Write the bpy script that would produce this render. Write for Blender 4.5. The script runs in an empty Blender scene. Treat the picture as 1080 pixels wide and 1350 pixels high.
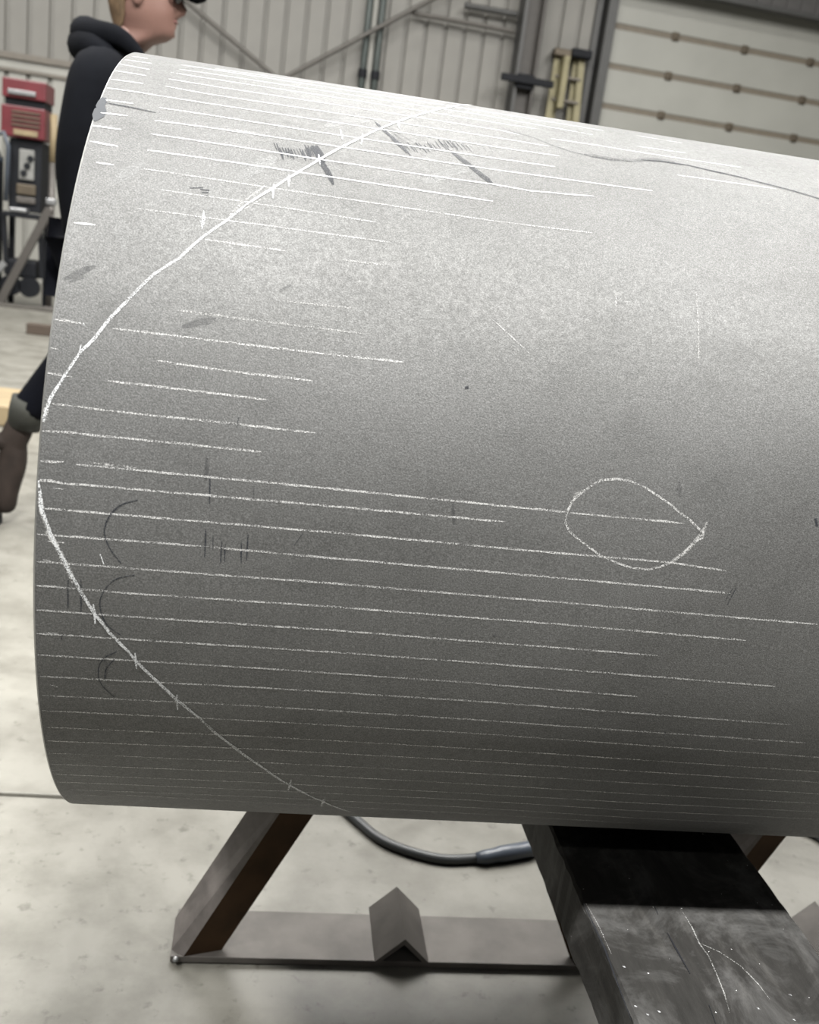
import bpy, bmesh, math, random
import numpy as np
from mathutils import Vector, Matrix
random.seed(7)
SC = bpy.context.scene
COL = SC.collection

# ------------------------------------------------------------------ camera
F = 1250.0                      # focal length in pixels of the 1080x1350 frame
A_ = np.array([0.985071, 0.09190906, 0.1455605])      # world X seen from the camera
B_ = np.array([-0.11546425, -0.27440171, 0.9546579])  # world Y
G_ = np.array([-0.12768376, 0.95721284, 0.25969295])  # down
M_ = np.array([A_, B_, -G_])
cd = bpy.data.cameras.new('camera')
cam = bpy.data.objects.new('camera', cd)
COL.objects.link(cam)
right, up, back = M_[:, 0], -M_[:, 1], -M_[:, 2]
cam.matrix_world = Matrix(((right[0], up[0], back[0], 0.0), (right[1], up[1], back[1], 0.0),
                           (right[2], up[2], back[2], 1.0), (0, 0, 0, 1)))
cd.sensor_fit = 'VERTICAL'
cd.sensor_height = 36.0
cd.sensor_width = 28.8
cd.lens = 36.0 * F / 1350.0
cd.clip_start = 0.05
cd.clip_end = 200
cd.dof.use_dof = True
cd.dof.focus_distance = 0.80
cd.dof.aperture_fstop = 9.0
SC.camera = cam

# ------------------------------------------------------------------ world and lights
w = bpy.data.worlds.new('shop_air')
SC.world = w
w.use_nodes = True
w.node_tree.nodes['Background'].inputs[0].default_value = (0.93, 0.96, 1.0, 1)
w.node_tree.nodes['Background'].inputs[1].default_value = 0.03

def lamp(name, x, y, z, e, sx=1.2, sy=0.30, col=(1.0, 0.985, 0.95)):
    l = bpy.data.lights.new(name, 'AREA')
    l.shape = 'RECTANGLE'; l.size = sx; l.size_y = sy; l.energy = e; l.color = col
    o = bpy.data.objects.new(name, l); COL.objects.link(o); o.location = (x, y, z)
    return o
for lx in (-4.2, 0.8, 5.8):
    lamp('bay_and_fill_lamp', lx, -2.2, 7.5, 900 if lx < 0 else 1220)
    lamp('bay_and_fill_lamp', lx, 6.4, 7.5, 240, 1.6, 1.6)  # added fill row, brightens the floor under and behind the pipe
    lamp('bay_and_fill_lamp', lx, -6.5, 7.5, 70)  # weak added fill on the pipe's camera side, no real row there
    lamp('bay_and_fill_lamp', lx, 3.8, 7.5, 480, 1.6, 3.2)
    lamp('bay_and_fill_lamp', lx, 9.6, 7.5, 210 if lx < 0 else 80)

vs = SC.view_settings
vs.view_transform = 'Standard'; vs.look = 'None'; vs.gamma = 1.0; vs.use_curve_mapping = False
vs.exposure = 0.41

# ------------------------------------------------------------------ helpers
def ray(x, y):
    return M_ @ np.array([(x - 540) / F, (y - 675) / F, 1.0])
def atY(x, y, Y):
    d = ray(x, y); t = Y / d[1]
    return Vector((d[0] * t, Y, 1 + d[2] * t))

def tag(o, label=None, cat=None, group=None, kind=None):
    if label: o['label'] = label
    if cat: o['category'] = cat
    if group: o['group'] = group
    if kind: o['kind'] = kind
    return o
def empty(name, loc, label=None, cat=None, group=None, rz=0.0):
    o = bpy.data.objects.new(name, None); COL.objects.link(o)
    o.location = loc; o.rotation_euler = (0, 0, rz)
    return tag(o, label, cat, group)
def link(name, me, mat=None, parent=None, loc=None):
    o = bpy.data.objects.new(name, me); COL.objects.link(o)
    if mat is not None and not me.materials: me.materials.append(mat)
    if parent is not None: o.parent = parent
    if loc is not None: o.location = loc
    return o
def mesh(name, V, Fc, smooth=False):
    me = bpy.data.meshes.new(name); me.from_pydata([tuple(v) for v in V], [], Fc); me.update()
    if smooth:
        for p in me.polygons: p.use_smooth = True
    return me
def bm_mesh(name, bm, smooth=False):
    bmesh.ops.recalc_face_normals(bm, faces=bm.faces)
    me = bpy.data.meshes.new(name); bm.to_mesh(me); bm.free()
    if smooth:
        for p in me.polygons: p.use_smooth = True
    return me
def box(bm, x0, x1, y0, y1, z0, z1, bev=0.0):
    r = bmesh.ops.create_cube(bm, size=1.0)
    for v in r['verts']:
        v.co = Vector(((x0 + x1) / 2 + v.co.x * (x1 - x0), (y0 + y1) / 2 + v.co.y * (y1 - y0), (z0 + z1) / 2 + v.co.z * (z1 - z0)))
    if bev > 0:
        es = list({e for v in r['verts'] for e in v.link_edges})
        bmesh.ops.bevel(bm, geom=es, offset=bev, segments=2, affect='EDGES', profile=0.5)
def bar(bm, p, q, wx, wy, upv=Vector((0, 1, 0))):
    """rectangular bar from p to q; wy measured along upv, wx across"""
    p, q = Vector(p), Vector(q); d = (q - p).normalized()
    u = (upv - d * upv.dot(d)).normalized(); s = d.cross(u)
    vs_ = []
    for c in (p, q):
        for a, b in ((-1, -1), (1, -1), (1, 1), (-1, 1)):
            vs_.append(bm.verts.new(c + s * a * wx / 2 + u * b * wy / 2))
    for f in ((0, 1, 2, 3), (7, 6, 5, 4), (0, 4, 5, 1), (1, 5, 6, 2), (2, 6, 7, 3), (3, 7, 4, 0)):
        bm.faces.new([vs_[i] for i in f])
def tube(bm, pts, rad, seg=12, caps=True):
    pts = [Vector(p) for p in pts]; n = len(pts)
    rads = rad if isinstance(rad, (list, tuple)) else [rad] * n
    rings = []; prev = None
    for i, p in enumerate(pts):
        t = (pts[min(i + 1, n - 1)] - pts[max(i - 1, 0)]).normalized()
        if prev is None: prev = t.orthogonal().normalized()
        u = (prev - t * prev.dot(t)).normalized(); prev = u; v = t.cross(u)
        rings.append([bm.verts.new(p + (u * math.cos(a) + v * math.sin(a)) * rads[i]) for a in [2 * math.pi * k / seg for k in range(seg)]])
    for r0, r1 in zip(rings, rings[1:]):
        for k in range(seg):
            bm.faces.new((r0[k], r0[(k + 1) % seg], r1[(k + 1) % seg], r1[k]))
    if caps:
        bm.faces.new(rings[0][::-1]); bm.faces.new(rings[-1])
def spline(P, n=8):
    P = [Vector(p) for p in P]; out = []
    for i in range(len(P) - 1):
        a = P[max(i - 1, 0)]; b = P[i]; c = P[i + 1]; d = P[min(i + 2, len(P) - 1)]
        for k in range(n):
            t = k / n
            out.append(0.5 * ((2 * b) + (c - a) * t + (2 * a - 5 * b + 4 * c - d) * t * t + (-a + 3 * b - 3 * c + d) * t ** 3))
    out.append(P[-1]); return out

class NT:
    def __init__(s, name):
        s.m = bpy.data.materials.new(name); s.m.use_nodes = True
        s.t = s.m.node_tree; s.b = s.t.nodes['Principled BSDF']; s.out = s.t.nodes['Material Output']
        s.co = s.t.nodes.new('ShaderNodeTexCoord').outputs['Object']
    def n(s, typ, **kw):
        nd = s.t.nodes.new(typ)
        for k, v in kw.items():
            if isinstance(k, str) and hasattr(nd, k): setattr(nd, k, v)
        return nd
    def l(s, a, b): s.t.links.new(a, b)
    def scaled(s, sc):
        mp = s.n('ShaderNodeMapping'); mp.inputs['Scale'].default_value = sc; s.l(s.co, mp.inputs['Vector']); return mp.outputs[0]
    def noise(s, scale, detail=3, rough=0.55, vec=None, dist=0.0):
        nd = s.n('ShaderNodeTexNoise'); nd.inputs['Scale'].default_value = scale
        nd.inputs['Detail'].default_value = detail; nd.inputs['Roughness'].default_value = rough
        nd.inputs['Distortion'].default_value = dist
        s.l(vec if vec is not None else s.co, nd.inputs['Vector']); return nd.outputs['Fac']
    def ramp(s, fac, stops):
        r = s.n('ShaderNodeValToRGB'); e = r.color_ramp.elements
        while len(e) < len(stops): e.new(0.5)
        for el, (p, c) in zip(e, stops):
            el.position = p; el.color = (c[0], c[1], c[2], 1) if isinstance(c, (tuple, list)) else (c, c, c, 1)
        s.l(fac, r.inputs[0]); return r.outputs[0]
    def mix(s, fac, a, b, mode='MIX'):
        m = s.n('ShaderNodeMix'); m.data_type = 'RGBA'; m.blend_type = mode
        for src, i in ((fac, 0), (a, 6), (b, 7)):
            if hasattr(src, 'is_output'): s.l(src, m.inputs[i])
            elif i == 0: m.inputs[0].default_value = src
            else: m.inputs[i].default_value = (src[0], src[1], src[2], 1)
        return m.outputs[2]
    def col(s, c):
        if hasattr(c, 'is_output'): s.l(c, s.b.inputs['Base Color'])
        else: s.b.inputs['Base Color'].default_value = (c[0], c[1], c[2], 1)
    def set(s, rough=0.5, metal=0.0, spec=None):
        s.b.inputs['Roughness'].default_value = rough; s.b.inputs['Metallic'].default_value = metal
        if spec is not None: s.b.inputs['Specular IOR Level'].default_value = spec
    def bump(s, h, strength=0.3, dist=0.001):
        b = s.n('ShaderNodeBump'); b.inputs['Strength'].default_value = strength; b.inputs['Distance'].default_value = dist
        s.l(h, b.inputs['Height']); s.l(b.outputs[0], s.b.inputs['Normal'])

def plain(name, c, rough=0.6, metal=0.0, var=0.12, scale=12.0, bump=0.0, bscale=200.0, spec=None):
    m = NT(name)
    f = m.noise(scale, 4)
    c = tuple(0.75 * x for x in c)
    lo = tuple(x * (1 - var) for x in c); hi = tuple(min(1, x * (1 + var)) for x in c)
    m.col(m.ramp(f, [(0.3, lo), (0.7, hi)])); m.set(rough, metal, spec)
    if bump: m.bump(m.noise(bscale, 3), bump, 0.002)
    return m.m

# ------------------------------------------------------------------ materials
def mat_floor():
    m = NT('concrete')
    big = m.noise(0.9, 5, 0.6)
    mid = m.noise(7.0, 6, 0.65)
    spk = m.noise(38.0, 4, 0.6)
    base = m.ramp(big, [(0.3, (0.122, 0.118, 0.102)), (0.7, (0.162, 0.157, 0.139))])
    mott = m.ramp(mid, [(0.34, (0.68, 0.67, 0.65)), (0.60, (1.04, 1.04, 1.04))])
    c = m.mix(1.0, base, mott, 'MULTIPLY')
    pits = m.ramp(spk, [(0.28, (0.42, 0.41, 0.38)), (0.40, (1, 1, 1))])
    c = m.mix(0.75, c, pits, 'MULTIPLY')
    stain = m.ramp(m.noise(2.3, 4, 0.7, dist=0.8), [(0.30, (0.66, 0.65, 0.63)), (0.46, (1, 1, 1))])
    c = m.mix(0.8, c, stain, 'MULTIPLY')
    m.col(c); m.set(0.42)
    m.bump(m.noise(60, 5, 0.6), 0.12, 0.002)
    return m.m

def mat_pipe():
    m = NT('grit_steel')
    g1 = m.noise(900, 2, 0.6)
    g2 = m.noise(230, 3, 0.6)
    big = m.noise(5.5, 4, 0.55, vec=m.scaled((0.6, 1, 1)), dist=0.4)
    med = m.noise(26, 4, 0.6, vec=m.scaled((0.7, 1, 1)))
    grain = m.ramp(g1, [(0.30, (0.052, 0.0524, 0.052)), (0.50, (0.077, 0.0775, 0.077)), (0.72, (0.120, 0.1208, 0.1216))])
    c = m.mix(1.0, grain, m.ramp(big, [(0.30, (0.80, 0.80, 0.79)), (0.62, (1.06, 1.06, 1.06))]), 'MULTIPLY')
    c = m.mix(1.0, c, m.ramp(med, [(0.25, (0.85, 0.85, 0.85)), (0.5, (1, 1, 1))]), 'MULTIPLY')
    m.col(c); m.set(0.50, 0.55)
    r = m.ramp(g2, [(0.3, 0.68), (0.7, 0.56)]); m.l(r, m.b.inputs['Roughness'])
    m.bump(g1, 0.45, 0.0005)
    return m.m

def mat_mark(name, c, lo, hi, scale=900, amax=1.0, rough=0.9):
    m = NT(name); m.col(c); m.set(rough, 0, 0.12)
    f = m.noise(scale, 2, 0.6); f2 = m.noise(45, 3, 0.6)
    ad = m.n('ShaderNodeMath'); ad.operation = 'MULTIPLY_ADD'; m.l(f2, ad.inputs[0]); ad.inputs[1].default_value = 0.45; m.l(f, ad.inputs[2])
    a = m.ramp(ad.outputs[0], [(lo, 0.0), (hi, amax)])
    m.l(a, m.b.inputs['Alpha'])
    return m.m

def mat_plank():
    m = NT('blackened_timber')
    st = m.noise(14, 5, 0.65, vec=m.scaled((6, 1.0, 6)))
    b = m.ramp(st, [(0.25, (0.0125, 0.0122, 0.0116)), (0.55, (0.020, 0.0194, 0.0184)), (0.8, (0.036, 0.035, 0.033))])
    du = m.ramp(m.noise(9, 6, 0.7, dist=1.2), [(0.46, (0, 0, 0)), (0.68, (0.034, 0.034, 0.034))])
    c = m.mix(1.0, b, du, 'ADD')
    fl = m.ramp(m.noise(260, 1, 0.5), [(0.80, (0, 0, 0)), (0.83, (0.6, 0.6, 0.6))])
    c = m.mix(1.0, c, fl, 'ADD')
    m.col(c); m.set(0.6, 0, 0.08)
    m.bump(m.noise(40, 5, 0.7, vec=m.scaled((5, 0.6, 5))), 0.35, 0.002)
    return m.m

M = dict(
    floor=mat_floor(), pipe=mat_pipe(), plank=mat_plank(),
    joint=plain('joint_filler', (0.20, 0.19, 0.17), 0.8),
    rim=plain('ground_steel', (0.30, 0.30, 0.29), 0.5, 0.8),
    chalk=mat_mark('chalk', (0.42, 0.42, 0.418), 0.60, 0.86, amax=0.66),
    chalk_lit=mat_mark('lit_chalk', (0.60, 0.60, 0.60), 0.50, 0.76, amax=0.95),  # same chalk with the light on the pipe's top put into its colour
    chalk_soft=mat_mark('worn_chalk', (0.36, 0.36, 0.355), 0.64, 0.92, amax=0.75),
    chalk_heavy=mat_mark('heavy_chalk', (0.42, 0.43, 0.44), 0.54, 0.82, amax=0.8),
    chalk_dust=mat_mark('chalk_dust', (0.32, 0.325, 0.33), 0.60, 1.0, amax=0.30),
    graphite=mat_mark('graphite', (0.018, 0.020, 0.024), 0.48, 0.76, amax=0.85, rough=0.5),
    graphite_soft=mat_mark('faint_graphite', (0.024, 0.025, 0.028), 0.56, 0.95, amax=0.5, rough=0.5),
    bare=mat_mark('bare_steel_patch', (0.050, 0.053, 0.058), 0.30, 0.5, amax=0.95, rough=0.4),
    liner=plain('cream_wall_panel', (0.20, 0.193, 0.174), 0.55, 0, 0.08, 2.0),
    liner_low=plain('white_wall_panel', (0.32, 0.315, 0.285), 0.55, 0, 0.08, 2.0),
    trim=plain('tan_trim', (0.16, 0.142, 0.118), 0.6),
    dark_trim=plain('dark_trim', (0.05, 0.05, 0.048), 0.5),
    door=plain('cream_door_panel', (0.31, 0.31, 0.28), 0.5, 0, 0.06, 1.5),
    door_seam=plain('tan_door_seam', (0.15, 0.127, 0.095), 0.6),
    hinge=plain('brown_hinge', (0.10, 0.08, 0.055), 0.5, 0.4),
    header=plain('grey_header', (0.065, 0.062, 0.060), 0.6),
    conduit=plain('green_grey_pipe', (0.055, 0.068, 0.063), 0.5, 0.2),
    column=plain('brown_column', (0.055, 0.049, 0.043), 0.55),
    black=plain('black_metal', (0.014, 0.015, 0.018), 0.6, spec=0.12),
    brace=plain('rod_steel', (0.10, 0.092, 0.082), 0.5, 0.3),
    stand=plain('rusty_angle', (0.125, 0.112, 0.105), 0.6, 0.25, 0.35, 22.0, 0.2, 120),
    standgrey=plain('mill_scale', (0.105, 0.096, 0.088), 0.5, 0.4, 0.25, 16.0),
    rust_shade=plain('shaded_rust', (0.040, 0.022, 0.010), 0.8, 0, 0.3, 18, spec=0.15),  # rust brown, darkened to paint the shade on the leg's inner flange
    hose=plain('grey_hose', (0.045, 0.048, 0.050), 0.45),
    hoodie=plain('black_fleece', (0.0050, 0.0056, 0.0075), 0.95, 0, 0.25, 9, 0.6, 14, 0.06),
    jeans=plain('navy_denim', (0.0022, 0.0027, 0.005), 0.9, 0, 0.2, 9, spec=0.08),
    skin=plain('skin', (0.20, 0.108, 0.086), 0.55, 0, 0.06, 20),
    hair=plain('blond_hair', (0.15, 0.098, 0.055), 0.6, 0, 0.25, 60),
    boot=plain('brown_boot', (0.024, 0.0175, 0.0145), 0.7, 0, 0.3, 20, spec=0.2),
    tongue=plain('olive_boot_shaft', (0.018, 0.019, 0.014), 0.8, 0, 0.3, 20),
    lens=plain('dark_lens', (0.012, 0.010, 0.012), 0.1),
    red=plain('red_paint', (0.115, 0.012, 0.018), 0.4, 0, 0.15, 6),
    yellow=plain('yellow_fibreglass', (0.23, 0.205, 0.11), 0.55, 0, 0.12, 8),
    blue=plain('blue_grey_plastic', (0.055, 0.066, 0.085), 0.4),
    alu=plain('pale_metal', (0.32, 0.325, 0.33), 0.35, 0.6),
    label=plain('pale_panel', (0.20, 0.20, 0.19), 0.5),
    wood=plain('brown_block', (0.055, 0.038, 0.026), 0.7),
    tan=plain('tan_board', (0.24, 0.185, 0.105), 0.7),
    eye=plain('eye_white', (0.7, 0.68, 0.65), 0.2),
)

# ------------------------------------------------------------------ floor
fl = tag(link('floor', None and 0 or mesh('floor', [(-13.5, -4, -0.03), (13.5, -4, -0.03), (13.5, 15, -0.03), (-13.5, 15, -0.03),
      (-13.5, -4, -0.012), (13.5, -4, -0.012), (13.5, 15, -0.012), (-13.5, 15, -0.012)],
      [(0, 3, 2, 1), (4, 5, 6, 7), (0, 1, 5, 4), (1, 2, 6, 5), (2, 3, 7, 6), (3, 0, 4, 7)]), M['joint']), kind='structure')
ys = [-4.0, 1.54, 5.79, 10.04, 15.0]; xs = [-13.5, -4.5, 4.5, 13.5]; g = 0.005
for i in range(3):
    for j in range(4):
        bm = bmesh.new(); box(bm, xs[i] + g, xs[i + 1] - g, ys[j] + g, ys[j + 1] - g, -0.012, 0.0, 0.003)
        link('floor_slab', bm_mesh('floor_slab', bm), M['floor'], fl)

# ------------------------------------------------------------------ back wall (turned 3 degrees)
WA = math.radians(3.0)
wall = tag(empty('wall_back', (0, 13.6, 0), rz=WA), kind='structure')
PW = 0.26
def panel_mesh(z0, z1, name):
    # a liner panel, flat pan with one raised rib at its left edge
    prof = [(-0.030, 0.0), (-0.022, 0.045), (0.022, 0.045), (0.030, 0.0), (PW - 0.031, 0.0)]
    V = []; Fc = []
    for x, y in prof: V += [(x, y, z0), (x, y, z1)]
    for x, y in reversed(prof): V += [(x, 0.06, z0), (x, 0.06, z1)]
    n = len(prof) * 2
    for k in range(n):
        a = 2 * k; b = 2 * ((k + 1) % n); Fc.append((a, b, b + 1, a + 1))
    return mesh(name, V, Fc)
up_me = panel_mesh(2.78, 7.0, 'wall_panel'); up_me.materials.append(M['liner'])
lo_me = panel_mesh(0.0, 2.56, 'wall_panel_low'); lo_me.materials.append(M['liner_low'])
ux = -2.97 - 22 * PW
while ux < 12.0:
    if not (3.80 < ux + PW * 0.5 < 7.98):
        link('wall_panel', up_me, None, wall, (ux, 0, 0)); link('wall_panel', lo_me, None, wall, (ux, 0, 0))
    ux += PW
bm = bmesh.new(); box(bm, -8.7, 3.80, -0.05, 0.0, 2.70, 2.78, 0.008); box(bm, 8.0, 12.1, -0.05, 0.0, 2.70, 2.78, 0.008)
link('wall_rail', bm_mesh('wall_rail', bm), M['trim'], wall)
bm = bmesh.new(); box(bm, -8.7, 3.80, -0.03, 0.0, 2.555, 2.60, 0.006); box(bm, 8.0, 12.1, -0.03, 0.0, 2.555, 2.60, 0.006)
link('wall_rail', bm_mesh('wall_rail', bm), M['trim'], wall)
bm = bmesh.new(); box(bm, -8.7, 3.80, -0.012, 0.02, 2.60, 2.70); box(bm, 8.0, 12.1, -0.012, 0.02, 2.60, 2.70)
link('wall_strip', bm_mesh('wall_strip', bm), M['liner_low'], wall)
bm = bmesh.new(); box(bm, -8.7, 12.1, 0.065, 0.14, 0, 7.0)
link('wall_backing', bm_mesh('wall_backing', bm), M['dark_trim'], wall)

# overhead door
dr = tag(empty('door_1', (0, 13.6, 0), rz=WA), kind='structure')
hs = [0.0, 0.31, 0.81, 1.31, 1.81, 2.31, 2.81, 3.31, 3.82, 4.32, 4.90]
for z0, z1 in zip(hs, hs[1:]):
    bm = bmesh.new(); box(bm, 3.98, 7.86, -0.10, -0.04, z0 + 0.035, z1 - 0.035, 0.012)
    link('door_section', bm_mesh('door_section', bm), M['door'], dr)
    bm = bmesh.new(); box(bm, 3.98, 7.86, -0.088, -0.035, z1 - 0.04, z1 + 0.04)
    if z1 < 4.8: link('door_seam', bm_mesh('door_seam', bm), M['door_seam'], dr)
    for hx in (4.88, 5.92, 6.94):
        if z1 < 4.8:
            bm = bmesh.new(); box(bm, hx - 0.05, hx + 0.05, -0.125, -0.085, z1 - 0.055, z1 + 0.055, 0.012)
            box(bm, hx - 0.02, hx + 0.02, -0.14, -0.10, z1 - 0.03, z1 + 0.03, 0.008)
            link('hinge', bm_mesh('hinge', bm), M['hinge'], dr)
for x0, x1 in ((3.84, 3.97), (7.87, 8.00)):
    bm = bmesh.new(); box(bm, x0, x1, -0.20, 0.02, 0, 4.95, 0.01)
    link('door_track', bm_mesh('door_track', bm), M['dark_trim'], dr)
bm = bmesh.new(); box(bm, 3.72, 3.80, -0.06, 0.02, 0, 7.0)
tag(link('trim_1', bm_mesh('trim_1', bm), M['dark_trim']), kind='structure').matrix_world = Matrix.Translation((0, 13.6, 0)) @ Matrix.Rotation(WA, 4, 'Z')
# header above the door: grey ribbed boards
hd = tag(empty('trim_2', (0, 13.6, 0), rz=WA), kind='structure')
hb = bmesh.new(); box(hb, 0, 0.215, -0.35, -0.25, 4.84, 7.0, 0.01); hb_me = bm_mesh('header_board', hb); hb_me.materials.append(M['header'])
for k in range(19):
    link('header_board', hb_me, None, hd, (3.86 + 0.22 * k, 0, 0))
bm = bmesh.new(); box(bm, 3.84, 8.06, -0.40, -0.24, 4.78, 4.84, 0.01); link('header_rail', bm_mesh('header_rail', bm), M['dark_trim'], hd)

# steel column
cl = tag(empty('trim_3', (0, 13.6, 0), rz=WA), kind='structure')
bm = bmesh.new(); box(bm, 2.655, 2.70, -0.36, -0.04, 0, 7.0); link('flange', bm_mesh('flange', bm), M['dark_trim'], cl)
bm = bmesh.new(); box(bm, 2.90, 2.935, -0.36, -0.04, 0, 7.0); link('flange', bm_mesh('flange', bm), M['column'], cl)
bm = bmesh.new(); box(bm, 2.70, 2.90, -0.24, -0.20, 0, 7.0); link('web', bm_mesh('web', bm), M['column'], cl)

def on_wall(name, bm, mat, label, cat, group=None):
    o = tag(link(name, bm_mesh(name, bm), mat), label, cat, group)
    o.matrix_world = Matrix.Translation((0, 13.6, 0)) @ Matrix.Rotation(WA, 4, 'Z'); return o
# bracket arm across the column
ar = empty('bracket_arm', (0, 13.6, 0), 'black steel arm fixed across the brown column beside the yellow ladder', 'bracket', rz=WA)
bm = bmesh.new(); box(bm, 2.45, 3.17, -0.46, -0.40, 3.355, 3.44, 0.008); link('arm', bm_mesh('arm', bm), M['black'], ar)
bm = bmesh.new(); box(bm, 2.68, 2.91, -0.40, -0.362, 3.30, 3.48, 0.008); link('clamp_plate', bm_mesh('clamp_plate', bm), M['black'], ar)
# conduits
for s, zz, lab in ((0.67, 0, 'left one of the two green-grey vertical pipes on the back wall'),
                   (0.84, 0, 'right one of the two green-grey vertical pipes on the back wall')):
    cr = empty('wall_pipe', (0, 13.6, 0), lab, 'pipe', 'vertical pipes on the back wall', WA)
    bm = bmesh.new(); tube(bm, [(s, -0.10, 0.0), (s, -0.10, 7.0)], 0.042, 14); link('tube', bm_mesh('tube', bm, True), M['conduit'], cr)
    for z in (1.2, 3.2, 5.2):
        bm = bmesh.new(); tube(bm, [(s, -0.10, z - 0.05), (s, -0.10, z + 0.05)], 0.060, 14)
        box(bm, s - 0.02, s + 0.02, -0.10, -0.02, z - 0.02, z + 0.02)
        link('coupling', bm_mesh('coupling', bm), M['black'], cr)
bm = bmesh.new(); box(bm, 0.725, 0.785, -0.05, 0.0, 2.78, 7.0, 0.005)
on_wall('trim_4', bm, M['liner_low'], None, None)['kind'] = 'structure'
# cross brace rods
def rod(p, q, r, name, lab, mat='brace', cat='brace', grp=None):
    yy = -0.215 if name == 'brace_rod' else -0.14
    bm = bmesh.new(); tube(bm, [(p[0], yy, p[1]), (q[0], yy, q[1])], r, 10); return on_wall(name, bm, M[mat], lab, cat, grp)
rod((-3.4, 4.72), (-0.42, 2.95), 0.030, 'brace_rod', 'thin diagonal brace rod falling to the right behind the person\'s chin')
rod((-0.34, 2.97), (2.62, 5.0), 0.030, 'brace_rod', 'thin diagonal brace rod rising to the right across the green-grey pipes')
rod((1.22, 4.01), (2.62, 4.01), 0.030, 'conduit', 'lower thin horizontal conduit ending at the brown column', cat='pipe')
rod((1.90, 4.21), (2.62, 4.22), 0.040, 'conduit', 'upper darker horizontal conduit ending at the brown column', 'dark_trim', 'pipe')

# stepladder leaning folded against the wall
sl = empty('stepladder', (0, 13.6, 0), 'tall yellow folded stepladder standing against the wall beside the overhead door', 'ladder', rz=WA)
for (xa, xb, ya, yb, mt) in ((3.16, 3.26, -0.50, -0.12, 'yellow'), (3.76, 3.60, -0.50, -0.12, 'yellow'), (3.24, 3.33, -0.30, -0.06, 'yellow'), (3.66, 3.54, -0.30, -0.06, 'yellow')):
    bm = bmesh.new(); bar(bm, (xa - 0.02, ya, 0.02), (xb, yb, 3.86), 0.085, 0.035); link('rail', bm_mesh('rail', bm), M[mt], sl)
    bm = bmesh.new(); box(bm, xa - 0.07, xa + 0.03, ya - 0.03, ya + 0.03, 0.0, 0.06, 0.01); link('foot', bm_mesh('foot', bm), M['black'], sl)
for k in range(12):
    z = 0.30 + 0.295 * k; t = z / 3.86
    bm = bmesh.new(); box(bm, 3.16 + 0.10 * t, 3.76 - 0.16 * t, -0.54 + 0.38 * t, -0.47 + 0.38 * t, z, z + 0.035, 0.006)
    link('step', bm_mesh('step', bm), M['trim' if k % 3 else 'black'], sl)
bm = bmesh.new(); box(bm, 3.42, 3.70, -0.26, -0.04, 3.82, 3.93, 0.02); link('top_cap', bm_mesh('top_cap', bm), M['black'], sl)
bm = bmesh.new(); box(bm, 3.18, 3.42, -0.24, -0.06, 3.80, 3.90, 0.02); link('top_tray', bm_mesh('top_tray', bm), M['hinge'], sl)
bm = bmesh.new(); box(bm, 3.30, 3.38, -0.34, -0.20, 3.15, 3.80, 0.01); link('side_guard', bm_mesh('side_guard', bm), M['yellow'], sl)

# ------------------------------------------------------------------ the big pipe
R = 0.381; WT = 0.0127
PY, PZ = 2.7349 * R, 1.0 - 0.60226 * R
PX0, PX1 = -0.42429 * R, 2.55
def ring_surface(name, prof, seg, mat, parent=None, loc=None, closed=True):
    V = []; n = len(prof)
    for k in range(seg):
        a = 2 * math.pi * k / seg
        for x, r in prof: V.append((x, -math.cos(a) * r, math.sin(a) * r))
    Fc = []
    for k in range(seg):
        k2 = (k + 1) % seg
        for i in range(n if closed else n - 1):
            j = (i + 1) % n
            Fc.append((k * n + i, k * n + j, k2 * n + j, k2 * n + i))
    me = mesh(name, V, Fc, True)
    bm = bmesh.new(); bm.from_mesh(me); bmesh.ops.recalc_face_normals(bm, faces=bm.faces)
    for e in bm.edges:
        if len(e.link_faces) == 2 and e.link_faces[0].normal.angle(e.link_faces[1].normal) > 0.5: e.smooth = False
    bm.to_mesh(me); bm.free()
    return link(name, me, mat, parent, loc)
pipe = empty('steel_pipe', (PX0, PY, PZ), 'large grey steel pipe with chalk layout lines lying across the black plank', 'pipe')
L = PX1 - PX0
nx = 12
body = [(0.0016, R)] + [(0.0016 + (L - 0.0032) * k / nx, R) for k in range(1, nx + 1)] + [(L, R - 0.0016), (L, R - WT + 0.001)] + [(0.0, R - WT)] 
ring_surface('pipe_wall', [(0.0016, R)] + [(L * k / nx, R) for k in range(1, nx)] + [(L - 0.0016, R), (L, R - 0.0016), (L, R - WT), (0.0045, R - WT)], 512, M['pipe'], pipe)
ring_surface('ground_edge', [(0.00155, R + 0.00005), (0.0004, R - 0.0006), (0.0, R - 0.0016), (0.0, R - WT + 0.0005), (0.0044, R - WT)], 512, M['rim'], pipe, closed=True)

def hit(x, y):
    d = ray(x, y); o = np.array([0, -PY, 1.0 - PZ])
    a = d[1] ** 2 + d[2] ** 2; b = 2 * (o[1] * d[1] + o[2] * d[2]); c = o[1] ** 2 + o[2] ** 2 - R * R
    q = b * b - 4 * a * c
    if q < 0: return None
    t = (-b - math.sqrt(q)) / (2 * a); p = o + d * t
    return (p[0] - PX0, math.atan2(p[2], -p[1]))           # distance from the end, angle up from the camera side
def catmull2(P, n):
    out = []
    for i in range(len(P) - 1):
        a = P[max(i - 1, 0)]; b = P[i]; c = P[i + 1]; d = P[min(i + 2, len(P) - 1)]
        for k in range(n):
            t = k / n
            out.append(tuple(0.5 * (2 * b[j] + (c[j] - a[j]) * t + (2 * a[j] - 5 * b[j] + 4 * c[j] - d[j]) * t * t + (-a[j] + 3 * b[j] - 3 * c[j] + d[j]) * t ** 3) for j in (0, 1)))
    out.append(P[-1]); return out
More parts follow.
